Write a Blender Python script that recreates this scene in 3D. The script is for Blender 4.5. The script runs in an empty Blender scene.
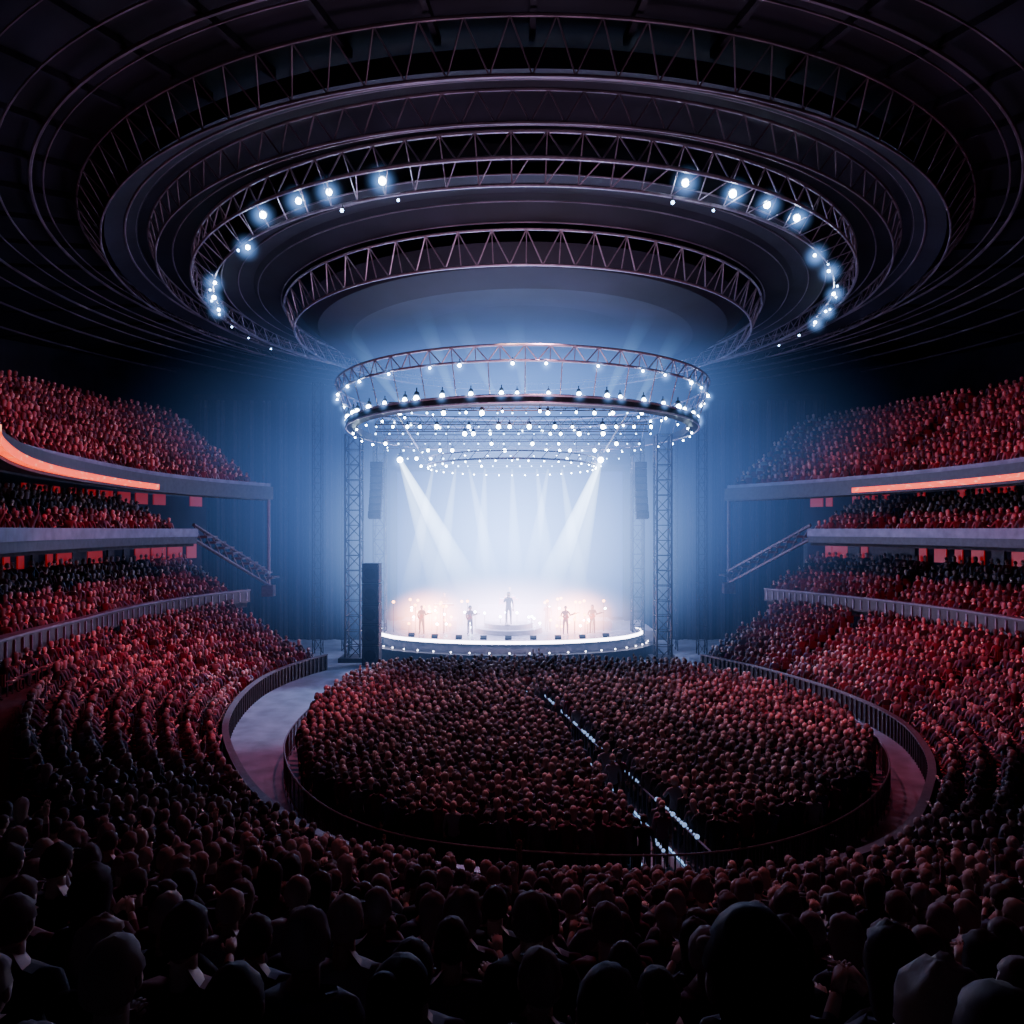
import bpy, bmesh, math, random
from mathutils import Vector, Matrix, noise
random.seed(7)
K=9.0/11.0
CAMZ=9.0
sc=bpy.context.scene
col=sc.collection
def U(x,y,z=0): return Vector((x*K,y*K,z*K))

# ---------------------------------------------------------------- materials
def nosample(m):
    try: m.cycles.emission_sampling='NONE'
    except Exception: pass
    return m
def mat(name,base=(0.1,0.1,0.1),rough=0.6,metal=0.0,emit=None,es=0.0,noise_amt=0.0,nscale=8.0,spec=0.5):
    m=bpy.data.materials.new(name); m.use_nodes=True
    nt=m.node_tree; b=nt.nodes['Principled BSDF']
    b.inputs['Base Color'].default_value=(*base,1); b.inputs['Roughness'].default_value=rough
    b.inputs['Metallic'].default_value=metal; b.inputs['Specular IOR Level'].default_value=spec
    if emit: 
        b.inputs['Emission Color'].default_value=(*emit,1); b.inputs['Emission Strength'].default_value=es
    if noise_amt>0:
        tc=nt.nodes.new('ShaderNodeTexCoord'); n=nt.nodes.new('ShaderNodeTexNoise'); n.inputs['Scale'].default_value=nscale
        r=nt.nodes.new('ShaderNodeValToRGB')
        r.color_ramp.elements[0].position=0.3; r.color_ramp.elements[1].position=0.7
        r.color_ramp.elements[0].color=(*[c*(1-noise_amt) for c in base],1)
        r.color_ramp.elements[1].color=(*[min(1,c*(1+noise_amt)) for c in base],1)
        nt.links.new(tc.outputs['Object'],n.inputs['Vector']); nt.links.new(n.outputs['Fac'],r.inputs['Fac'])
        nt.links.new(r.outputs['Color'],b.inputs['Base Color'])
    return m
def rand_mat(name,cols,rough=0.8,spec=0.3):
    m=mat(name,rough=rough,spec=spec); nt=m.node_tree
    oi=nt.nodes.new('ShaderNodeObjectInfo'); r=nt.nodes.new('ShaderNodeValToRGB'); r.color_ramp.interpolation='CONSTANT'
    e=r.color_ramp.elements; n=len(cols)
    e[0].position=0; e[0].color=(*cols[0],1); e[1].position=1/n; e[1].color=(*cols[1],1)
    for i in range(2,n):
        x=e.new(i/n); x.color=(*cols[i],1)
    nt.links.new(oi.outputs['Random'],r.inputs['Fac']); nt.links.new(r.outputs['Color'],nt.nodes['Principled BSDF'].inputs['Base Color'])
    return m
def emis(name,c,s,ns=True):
    m=mat(name,(0.02,0.02,0.02),0.4,0,c,s)
    return nosample(m) if ns else m
M_skin=rand_mat('skin',[(0.46,0.29,0.23),(0.50,0.34,0.28),(0.30,0.18,0.13),(0.46,0.30,0.25),(0.18,0.10,0.08)],0.65)
M_shirt=rand_mat('clothes',[(0.10,0.09,0.11),(0.04,0.04,0.045),(0.14,0.05,0.06),(0.06,0.07,0.11),(0.18,0.17,0.19),(0.03,0.03,0.035),(0.10,0.03,0.05),(0.08,0.08,0.10)],0.9,.15)
M_pants=rand_mat('trousers',[(0.02,0.025,0.04),(0.015,0.015,0.015),(0.05,0.045,0.04)],0.9,.15)
M_hair=rand_mat('hair',[(0.08,0.055,0.055),(0.20,0.14,0.13),(0.11,0.08,0.08),(0.34,0.24,0.21),(0.05,0.04,0.04),(0.25,0.18,0.18)],0.75,.2)
M_conc=mat('stand_concrete',(0.035,0.032,0.036),0.9,0,noise_amt=0.3,nscale=3,spec=.2)
M_dark=mat('dark_steel',(0.025,0.025,0.032),0.5,0.5,noise_amt=0.3,nscale=5)
M_black=mat('black_cloth',(0.008,0.008,0.012),0.9,0,noise_amt=0.3,nscale=3,spec=.2)
M_truss=mat('truss_aluminium',(0.36,0.28,0.33),0.4,0.6,noise_amt=0.2,nscale=5)
M_trussd=mat('truss_dark',(0.10,0.085,0.10),0.5,0.6,noise_amt=0.2,nscale=5)
M_roofring=mat('roof_ring_steel',(0.17,0.12,0.15),0.5,0.4,noise_amt=0.5,nscale=.6)
M_roof=mat('roof_panel',(0.010,0.009,0.018),0.7,0.0,noise_amt=0.5,nscale=0.3,spec=.3)
M_floor=mat('floor_rubber',(0.10,0.115,0.15),0.4,0,noise_amt=0.35,nscale=1.2)
M_lamp=emis('lamp_white',(0.6,0.8,1.0),60)
M_lamp2=emis('lamp_soft',(0.4,0.65,1.0),18)
M_seat=mat('seat_plastic',(0.09,0.012,0.016),0.6)
M_wall=mat('wall_paint',(0.015,0.017,0.028),0.9,0,noise_amt=0.4,nscale=0.4,spec=.2)
M_rail=mat('rail_metal',(0.09,0.09,0.13),0.5,0.3,noise_amt=0.3,nscale=2)
M_deck=mat('stage_deck',(0.16,0.15,0.19),0.35,0,noise_amt=0.15,nscale=2)
M_redwin=emis('red_window',(1.0,0.015,0.012),0.2)

# ---------------------------------------------------------------- mesh builder
class MB:
    def __init__(s): s.v=[];s.f=[];s.m=[]
    def add(s,vs,fs,mi=0):
        o=len(s.v); s.v+= [tuple(v) for v in vs]; s.f+=[tuple(o+i for i in f) for f in fs]; s.m+=[mi]*len(fs)
    def tube(s,p,q,r,r2=None,n=6,mi=0):
        p=Vector(p);q=Vector(q); d=q-p
        if d.length<1e-6: return
        if r2 is None: r2=r
        d.normalize(); a=d.orthogonal().normalized(); b=d.cross(a)
        vs=[p+(a*math.cos(2*math.pi*i/n)+b*math.sin(2*math.pi*i/n))*r for i in range(n)]+[q+(a*math.cos(2*math.pi*i/n)+b*math.sin(2*math.pi*i/n))*r2 for i in range(n)]
        fs=[(i,(i+1)%n,n+(i+1)%n,n+i) for i in range(n)]+[tuple(range(n-1,-1,-1)),tuple(range(n,2*n))]
        s.add(vs,fs,mi)
    def box(s,c,d,rz=0,mi=0,R=None):
        c=Vector(c); R=R or Matrix.Rotation(rz,3,'Z')
        vs=[c+R@Vector((x*d[0]/2,y*d[1]/2,z*d[2]/2)) for x in(-1,1) for y in(-1,1) for z in(-1,1)]
        s.add(vs,[(0,1,3,2),(4,6,7,5),(0,4,5,1),(2,3,7,6),(0,2,6,4),(1,5,7,3)],mi)
    def cyl(s,c,r,h,n=24,mi=0): 
        c=Vector(c); s.tube(c-Vector((0,0,h/2)),c+Vector((0,0,h/2)),r,r,n,mi)
    def torus(s,c,R,r,seg=128,n=6,mi=0):
        c=Vector(c);vs=[];fs=[]
        for i in range(seg):
            a=2*math.pi*i/seg
            for j in range(n):
                b=2*math.pi*j/n
                vs.append(c+Vector(((R+r*math.cos(b))*math.cos(a),(R+r*math.cos(b))*math.sin(a),r*math.sin(b))))
        for i in range(seg):
            for j in range(n):
                fs.append((i*n+j,((i+1)%seg)*n+j,((i+1)%seg)*n+(j+1)%n,i*n+(j+1)%n))
        s.add(vs,fs,mi)
    def lathe(s,c,prof,seg=128,mi=0,sx=1,sy=1):
        c=Vector(c);vs=[];fs=[];n=len(prof)
        for i in range(seg):
            a=2*math.pi*i/seg
            for r,z in prof: vs.append(c+Vector((r*sx*math.cos(a),r*sy*math.sin(a),z)))
        for i in range(seg):
            for j in range(n-1): fs.append((i*n+j,((i+1)%seg)*n+j,((i+1)%seg)*n+j+1,i*n+j+1))
        s.add(vs,fs,mi)
    def ball(s,c,r,seg=8,rings=6,mi=0,M=None):
        c=Vector(c); r=Vector(r) if hasattr(r,'__len__') else Vector((r,r,r))
        vs=[];fs=[]
        for i in range(rings+1):
            t=math.pi*i/rings
            for j in range(seg):
                a=2*math.pi*j/seg
                v=Vector((r.x*math.sin(t)*math.cos(a),r.y*math.sin(t)*math.sin(a),r.z*math.cos(t)))
                if M: v=M@v
                vs.append(c+v)
        for i in range(rings):
            for j in range(seg): fs.append((i*seg+j,(i+1)*seg+j,(i+1)*seg+(j+1)%seg,i*seg+(j+1)%seg))
        s.add(vs,fs,mi)
    def mesh(s,name,mats,smooth=False):
        me=bpy.data.meshes.new(name); me.from_pydata(s.v,[],s.f); 
        for m in mats: me.materials.append(m)
        me.polygons.foreach_set('material_index',s.m)
        if smooth: me.polygons.foreach_set('use_smooth',[True]*len(s.f))
        me.update(); return me
    def obj(s,name,mats,parent=None,smooth=False,loc=(0,0,0),rz=0):
        o=bpy.data.objects.new(name,s.mesh(name,mats,smooth)); col.objects.link(o); o.location=loc; o.rotation_euler[2]=rz
        if parent: o.parent=parent
        return o
def empty(name,loc=(0,0,0),rz=0):
    e=bpy.data.objects.new(name,None); e.location=loc; e.rotation_euler[2]=rz; col.objects.link(e); e.empty_display_size=0.3; return e

# ---------------------------------------------------------------- bowl curve (indices 0..17)
CP=[(-10.5,61),(-14.5,55),(-16.3,49),(-16.2,43),(-14.6,36),(-11.8,30),(-8.5,25),(-4.5,21.5),(1,19.8),(6.5,19.8),(12,22.3),(16,27),(18.5,31.5),(20,37),(19.6,43.5),(17.5,50),(14.8,55),(11,61)]
CP=[Vector((x*K,y*K)) for x,y in CP]
SEG=20; CUR=[]
def cr(p0,p1,p2,p3,t):
    return 0.5*((2*p1)+(p2-p0)*t+(2*p0-5*p1+4*p2-p3)*t*t+(3*p1-p0-3*p2+p3)*t*t*t)
for i in range(len(CP)-1):
    p0=CP[i-1] if i>0 else 2*CP[0]-CP[1]; p3=CP[i+2] if i+2<len(CP) else 2*CP[-1]-CP[-2]
    for k in range(SEG): CUR.append(cr(p0,CP[i],CP[i+1],p3,k/SEG))
CUR.append(CP[-1])
NC=len(CUR); NOR=[]
for i in range(NC):
    a=CUR[max(0,i-12)]; b=CUR[min(NC-1,i+12)]; t=(b-a).normalized(); NOR.append(Vector((t.y,-t.x)))
def sst(x): x=max(0,min(1,x)); return x*x*(3-2*x)
def P(i,o,z=0):
    f=max(0,min(NC-1.001,i*SEG)); k=int(f); t=f-k
    p=CUR[k].lerp(CUR[k+1],t); n=NOR[k].lerp(NOR[k+1],t).normalized()
    if o>6: o+=1.8*sst((i-3.0)/1.8)*(1-sst((i-6.0)/1.6))*min(1,o-6)
    return Vector((p.x+n.x*o,p.y+n.y*o,z)),n
def sweep(mb,prof,i0,i1,mi=0,step=0.125,closed=True):
    n=max(2,int((i1-i0)/step)); m=len(prof); vs=[];fs=[]
    for k in range(n+1):
        i=i0+(i1-i0)*k/n
        for o,z in prof: vs.append(P(i,o,z)[0])
    for k in range(n):
        for j in range(m if closed else m-1):
            a=k*m+j; b=k*m+(j+1)%m
            fs.append((a,b,b+m,a+m))
    if closed: fs.append(tuple(range(m-1,-1,-1))); fs.append(tuple(n*m+j for j in range(m)))
    mb.add(vs,fs,mi)
def rect(o0,o1,z0,z1): return [(o0,z0),(o1,z0),(o1,z1),(o0,z1)]

seat_pts=[]
TREAD=0.75
def rows(i0,i1,o0,n,z0,rise,sp=0.42,skip=0.015,aisle=8.5,tread=TREAD):
    for k in range(n):
        o=o0+k*tread+0.42; z=z0+k*rise
        cum=0; last=P(i0,o)[0]; nxt=0.3; baseL=0; lb=P(i0,0)[0]
        steps=int((i1-i0)*80)
        for s in range(steps+1):
            ii=i0+(i1-i0)*s/steps
            p,nn=P(ii,o,z); b=P(ii,0)[0]
            baseL+=(b-lb).length; lb=b
            cum+=(Vector((p.x,p.y))-Vector((last.x,last.y))).length; last=p
            if cum>=nxt:
                nxt=cum+sp*random.uniform(0.94,1.1)
                if (baseL%aisle)<0.7 and p.y>9: continue
                if random.random()<skip: continue
                if p.y<0.95 and abs(p.x)<2.2: continue
                if p.y<-2: continue
                d=-nn; 
                seat_pts.append((p.copy(),math.atan2(-d.x,d.y)))
def tier(name,i0,i1,o0,n,z0,rise,th=0.45,people=True,base=None,tread=TREAD):
    prof=[]
    for k in range(n):
        prof+= [(o0+k*tread,z0+k*rise),(o0+(k+1)*tread,z0+k*rise)]
    top=z0+(n-1)*rise
    if base is None: prof+= [(o0+n*tread,top-th),(o0,z0-th)]
    else: prof+= [(o0+n*tread,base),(o0,base)]
    mb=MB(); sweep(mb,prof,i0,i1)
    o=mb.obj(name,[M_conc])
    if people: rows(i0+0.05,i1-0.05,o0,n,z0,rise,tread=tread)
    return o
R43=0.455*TREAD
z_l=0.25*K
nlow=9
tier('lower_seating_stand',1,16,0.25,nlow,z_l,R43,base=0.0)
o_w=0.25+nlow*TREAD; z_w=z_l+nlow*R43
nw=int((17.6-o_w)/TREAD)
tier('rear_seating_stand',5.95,11.0,o_w+.001,nw,z_w,R43,base=0.0)
o9=o_w+0.15
for side,a,b in [('left',1.0,5.9),('right',11.05,16.1)]:
    ua,ub=(0.8,b) if side=='left' else (a,16.6)
    n2=6
    par=empty('middle_seating_stand')
    t=tier('middle_steps',a,b,o9,n2,5.0*K,0.38,th=0.4); t.parent=par
    zt=5.0*K+n2*0.38; ob=o9+n2*TREAD
    mb=MB(); sweep(mb,rect(o9-0.3,o9,4.95*K,5.95*K),a,b,0); sweep(mb,rect(o9-0.36,o9+0.05,5.93*K,6.03*K),a,b,1)
    for k in range(60):
        i=a+(b-a)*(k+0.5)/60; p,n=P(i,o9-0.32,5.45*K); mb.box(p,(0.06,0.1,0.6),math.atan2(n.y,n.x),1)
    mb.obj('parapet',[M_dark,M_rail],par)
    mb=MB(); sweep(mb,rect(ob,ob+0.3,z_l,9.9*K),a,b,0)
    q=a+0.1
    while q<b-0.15:
        p,n=P(q,ob-0.05,zt+1.15)
        w=random.choice([0.5,0.8,1.2])
        mb.box(p,(0.08,w,1.0),math.atan2(n.y,n.x),1 if random.random()<0.6 else 2); q+=0.15
    mb.obj('suite_wall',[M_wall,M_redwin,M_dark],par)
    par3=empty('club_seating_stand')
    aa=a+0.7 if side=='left' else a; bb=b if side=='left' else b-0.7
    t=tier('club_steps',aa,bb,8.2*K,6,10.2*K,0.32,th=0.35); t.parent=par3
    mb=MB(); sweep(mb,rect(8.2*K-0.25,8.2*K,10.0*K,10.75*K),aa,bb,0); sweep(mb,rect(8.2*K-0.33,8.2*K-0.25,10.5*K,11.1*K),aa,bb,1)
    mb.obj('fascia_board',[M_dark,M_rail],par3)
    mb=MB(); ob3=8.2*K+6*TREAD; sweep(mb,rect(ob3,ob3+0.3,10.3*K,13.8*K),a,b,0)
    q=a+0.1
    while q<b-0.15:
        p,n=P(q,ob3-0.05,10.2*K+6*0.32+0.75)
        if random.random()<0.6: mb.box(p,(0.08,random.choice([0.5,1.0]),0.7),math.atan2(n.y,n.x),1)
        q+=0.17
    mb.obj('concourse_wall',[M_wall,M_redwin],par3)
    par4=empty('upper_seating_stand')
    t=tier('upper_steps',ua,ub,8.0*K,12,14.1*K,0.47,th=0.5); t.parent=par4
    mb=MB(); sweep(mb,rect(8.0*K-0.3,8.0*K,13.6*K,14.7*K),ua,ub,0); sweep(mb,rect(8.0*K-0.02,8.0*K+0.04,14.7*K,15.0*K),ua,ub,1)
    ob4=8.0*K+12*TREAD; sweep(mb,rect(ob4,ob4+0.3,z_l,14.1*K+12*0.47+0.3),ua,ub,0)
    mb.obj('fascia',[M_dark,M_rail],par4)
    m=bpy.data.materials.new('ribbon_screen'); m.use_nodes=True; nt=m.node_tree; bs=nt.nodes['Principled BSDF']
    bs.inputs['Base Color'].default_value=(0.01,0.01,0.01,1)
    tc=nt.nodes.new('ShaderNodeTexCoord'); mp=nt.nodes.new('ShaderNodeMapping'); mp.inputs['Scale'].default_value=(2.0,2.0,7)
    nn=nt.nodes.new('ShaderNodeTexNoise'); nn.inputs['Scale'].default_value=1.0; r=nt.nodes.new('ShaderNodeValToRGB')
    r.color_ramp.elements[0].position=0.58; r.color_ramp.elements[0].color=(1.0,0.06,0.004,1)
    r.color_ramp.elements[1].position=0.78; r.color_ramp.elements[1].color=(1.0,0.4,0.2,1)
    nt.links.new(tc.outputs['Object'],mp.inputs['Vector']); nt.links.new(mp.outputs['Vector'],nn.inputs['Vector']); nt.links.new(nn.outputs['Fac'],r.inputs['Fac'])
    nt.links.new(r.outputs['Color'],bs.inputs['Emission Color']); bs.inputs['Emission Strength'].default_value=2.2
    mb=MB(); 
    r0,r1=(2.3,5.9) if side=='left' else (11.05,14.8)
    sweep(mb,rect(8.0*K-0.4,8.0*K-0.3,13.75*K,14.10*K),r0,r1,0)
    mb.obj('led_ribbon_board',[m])
    e=P(ua+.02 if side=='left' else ub-.02,8.0*K)[0]
    mb=MB()
    mb.tube((e.x,e.y,5.6*K),(e.x,e.y,14.3*K),0.13,n=8)
    mb.box((e.x,e.y,5.8*K),(0.8,0.6,0.8))
    F=Vector((e.x,e.y-0.1,6.3*K)); G=P(1.7 if side=='left' else 15.4,8.2*K,10.3*K)[0]
    for dz in (0,0.9): mb.tube(F+Vector((0,0,dz)),G+Vector((0,0,dz)),0.11)
    for k in range(9):
        A=F.lerp(G,k/9); B=F.lerp(G,(k+1)/9)
        mb.tube(A,B+Vector((0,0,0.9)),0.05)
        mb.box(A+Vector((0,0.6,0.5)),(0.7,1.6,0.15))
    mb.obj('stair_truss',[M_trussd])
mb=MB()
sweep(mb,rect(0.0,0.15,0,0.95),1,16,0); sweep(mb,rect(-0.05,0.2,0.95,1.02),1,16,1)
for k in range(200):
    p,n=P(1+15*(k+0.5)/200,-0.04,0.5); mb.box(p,(0.06,0.07,0.9),math.atan2(n.y,n.x),0)
mb.obj('arena_barrier',[M_dark,M_trussd])

FP=[(-9.0,48.5),(-10.4,43),(-10.6,38),(-9.9,32),(-7.4,26.5),(-3.8,23),(1,21.6),(6,21.6),(10,23.4),(13.6,26.8),(16,31),(17,36.5),(15.2,42.5),(11.8,48.5),(2,50)]
def inside(x,y):
    c=False;n=len(FP)
    for i in range(n):
        x1,y1=FP[i];x2,y2=FP[(i+1)%n]
        if (y1>y)!=(y2>y) and x<(x2-x1)*(y-y1)/(y2-y1)+x1: c=not c
    return c
mb=MB()
for i in range(len(FP)-2):
    p0=FP[i-1] if i>0 else FP[0]; p1=FP[i];p2=FP[i+1];p3=FP[i+2]
    for k in range(8):
        a=cr(Vector(p0),Vector(p1),Vector(p2),Vector(p3),k/8)*1.0; b=cr(Vector(p0),Vector(p1),Vector(p2),Vector(p3),(k+1)/8)
        ce=Vector((3,36)); a=ce+(a-ce)*1.035; b=ce+(b-ce)*1.035
        A=U(a.x,a.y,0);B=U(b.x,b.y,0)
        up=Vector((0,0,1.05))
        mb.tube(A+up,B+up,0.03); mb.tube(A+up*0.15,B+up*0.15,0.025); mb.tube(A,A+up,0.025)
        for q in range(1,4):
            C=A.lerp(B,q/4); mb.tube(C+up*0.15,C+up,0.012,n=4)
mb.obj('crowd_barricade',[M_trussd])
floor_pts=[]
cx,cy=0.0,78.0
A0=Vector((0.6,45.5));A1=Vector((5.3,21))
AD=(A1-A0).normalized()
r=26.0
while r<60:
    th=-1.2
    dth=0.38/K/r
    off=random.random()*dth
    while th<1.2:
        x=cx+r*math.sin(th+off)+random.uniform(-.06,.06); y=cy-r*math.cos(th+off)+random.uniform(-.09,.09)
        th+=dth
        if not inside(x,y): continue
        t=(Vector((x,y))-A0).dot(AD); q=A0+AD*max(0,t)
        if (Vector((x,y))-q).length<0.50+max(0,t)*0.018 : continue
        if random.random()<0.02: continue
        d=Vector((0,60))-Vector((x,y))
        floor_pts.append((U(x,y,0),math.atan2(-d.x,d.y)+random.uniform(-.2,.2)))
    r+=0.46/K
stand_pts=[]
for k in range(14):
    t=random.random(); q=A0.lerp(A1,t); stand_pts.append((U(q.x+random.uniform(-.2,.2),q.y,0),random.uniform(0,6.28)))
mb=MB(); bl=MB()
for s in (-1,1):
    n=56
    for k in range(n):
        t=k/n; L=(A1-A0).length*t; wd=0.34+L*0.015
        nrm=Vector((AD.y,-AD.x))*s
        a=A0+AD*L+nrm*wd; b=A0+AD*(L+(A1-A0).length/n)+nrm*(0.34+(L+.44)*.015)
        A=U(a.x,a.y,0);B=U(b.x,b.y,0)
        mb.tube(A,A+Vector((0,0,1.05)),.025); mb.tube(A+Vector((0,0,1.05)),B+Vector((0,0,1.05)),.03)
        mb.tube(A+Vector((0,0,.05)),B+Vector((0,0,.05)),.03,mi=1)
        if random.random()<.8:
            bl.ball(A+Vector((0,0,1.11)),random.choice([.035,.05,.07]),6,4)
            if random.random()<.6: bl.ball(A.lerp(B,.5)+Vector((0,0,1.10)),random.choice([.03,.05]),6,4)
mb.obj('aisle_barricade',[M_rail,emis('strip_blue',(0.3,0.55,1),1.5,False)])
bl.obj('aisle_marker_lights',[emis('marker_blue',(0.35,0.55,1),.9)])

# ---------------------------------------------------------------- people
def body_mesh(sk,edges,rad):
    me=bpy.data.meshes.new('sk')
    names=list(sk); me.from_pydata([sk[k] for k in names],[(names.index(a),names.index(b)) for a,b in edges],[])
    o=bpy.data.objects.new('sk',me); col.objects.link(o)
    o.modifiers.new('Skin','SKIN'); ss=o.modifiers.new('S','SUBSURF'); ss.levels=1; ss.render_levels=1
    for i,n in enumerate(names):
        d=me.skin_vertices[0].data[i]; r=rad[n]; d.radius=r if hasattr(r,'__len__') else (r,r); d.use_root=(n=='pel')
    dg=bpy.context.evaluated_depsgraph_get(); dg.update()
    ev=o.evaluated_get(dg); m2=bpy.data.meshes.new_from_object(ev)
    bpy.data.objects.remove(o); return m2
def hand(mb,w,d,side,mi=0):
    w=Vector(w); d=Vector(d).normalized(); a=d.cross(Vector((0,0,1)));
    if a.length<0.1: a=Vector((1,0,0))
    a.normalize(); b=a.cross(d)
    mb.tube(w,w+d*0.09,0.028,0.036,8,mi)
    for k,l in enumerate((0.065,0.078,0.074,0.058)):
        s=w+d*0.085+a*(k-1.5)*0.019
        m=s+d*l*0.55-b*0.008; e=m+d*l*0.45-b*0.022
        mb.tube(s,m,0.0095,0.009,6,mi); mb.tube(m,e,0.009,0.006,6,mi)
    s=w+d*0.035+a*(-0.028*side); m=s+d*0.03-a*0.025*side; mb.tube(s,m,0.012,0.011,6,mi); mb.tube(m,m+d*0.032-b*0.008,0.011,0.008,6,mi)
def head(mb,c,hair,turn=0,tilt=0,seed=0):
    rx,ry,rz=0.080,0.098,0.118
    M=Matrix.Rotation(turn,3,'Z')@Matrix.Rotation(tilt,3,'X'); c=Vector(c)
    seg,ri=20,16; vs=[];fs=[]
    def shape(v):
        x,y,z=v
        if z<0: 
            k=1-0.32*(-z)**1.4; x*=k
            if y<0: y*=1-0.25*(-z)
        if y>0: y*=0.93
        p=Vector((x*rx,y*ry,z*rz))
        f=max(0,y)
        g=math.exp(-((x/0.16)**2+((z+0.12)/0.2)**2))*f; p.y+=0.024*g
        for sx in(-1,1):
            g=math.exp(-(((x-sx*0.38)/0.16)**2+((z-0.08)/0.11)**2))*f; p.y-=0.010*g
        g=math.exp(-((x/0.3)**2+((z+0.5)/0.06)**2))*f; p.y-=0.005*g
        g=math.exp(-((x/0.3)**2+((z+0.9)/0.2)**2))*f; p.y+=0.012*g
        return p
    for i in range(ri+1):
        t=math.pi*i/ri
        for j in range(seg):
            a=2*math.pi*j/seg; vs.append(c+M@shape((math.sin(t)*math.cos(a),math.sin(t)*math.sin(a),math.cos(t))))
    for i in range(ri):
        for j in range(seg): fs.append((i*seg+j,(i+1)*seg+j,(i+1)*seg+(j+1)%seg,i*seg+(j+1)%seg))
    mb.add(vs,fs,0)
    for sx in(-1,1):
        mb.ball(c+M@Vector((sx*0.084,-0.004,0.0)),(0.010,0.020,0.032),8,6,0,M)
        mb.ball(c+M@Vector((sx*0.030,0.078,0.011)),(0.013,0.008,0.008),6,4,4,M)
    if hair!='bald':
        vs=[];keep=[];th={'short':0.014,'medium':0.02,'long':0.022,'bun':0.014,'cap':0.014,'curly':0.034}[hair]
        for i in range(ri+1):
            t=math.pi*i/ri
            for j in range(seg):
                a=2*math.pi*j/seg; u=Vector((math.sin(t)*math.cos(a),math.sin(t)*math.sin(a),math.cos(t)))
                p=shape(u); nn=Vector((u.x/rx,u.y/ry,u.z/rz)).normalized()
                k=th*(1+0.6*noise.noise(u*3+Vector((seed,0,0)))+0.35*noise.noise(u*11+Vector((seed,0,0))))
                p=p+nn*k
                if hair in('long','medium') and u.z<0 and u.y<0.35:
                    L=1.5 if hair=='long' else 0.5
                    s=math.sqrt(max(0.0,1-u.z*u.z)); q=max(0.55,s)
                    p.z=-rz*((-u.z)**0.8)*(1+L)
                    p.x=(u.x/max(s,.05))*rx*1.18*q; p.y=(u.y/max(s,.05))*ry*1.1*q-0.012
                vs.append(c+M@p); keep.append((u,p))
        fs=[]
        for i in range(ri):
            for j in range(seg):
                f=(i*seg+j,(i+1)*seg+j,(i+1)*seg+(j+1)%seg,i*seg+(j+1)%seg)
                u=sum((keep[q][0] for q in f),Vector())/4
                if u.y>0.25 and u.z<0.52: continue
                if abs(u.x)>0.6 and u.z<0.15 and u.y>-0.3 and hair not in('long','medium','curly'): continue
                if hair in('short','bun','cap') and u.z<-0.45: continue
                if u.z<-0.75 and hair=='curly': continue
                fs.append(f)
        mb.add(vs,fs,3)
        if hair=='bun': mb.ball(c+M@Vector((0,-0.09,0.09)),0.045,10,8,3)
        if hair=='cap':
            vs=[c+M@Vector((0.08*math.cos(a)*1.0,0.085+0.085*math.sin(a),0.055-0.02*math.sin(a))) for a in [math.pi*k/10 for k in range(11)]]
            vs2=[v+M@Vector((0,0,0.008)) for v in vs]
            n=len(vs); mb.add(vs+vs2,[tuple(range(n)),tuple(range(2*n-1,n-1,-1))]+[(k,(k+1)%n,n+(k+1)%n,n+k) for k in range(n)],1)
PMATS=[M_skin,M_shirt,M_pants,M_hair,M_black]
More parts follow.
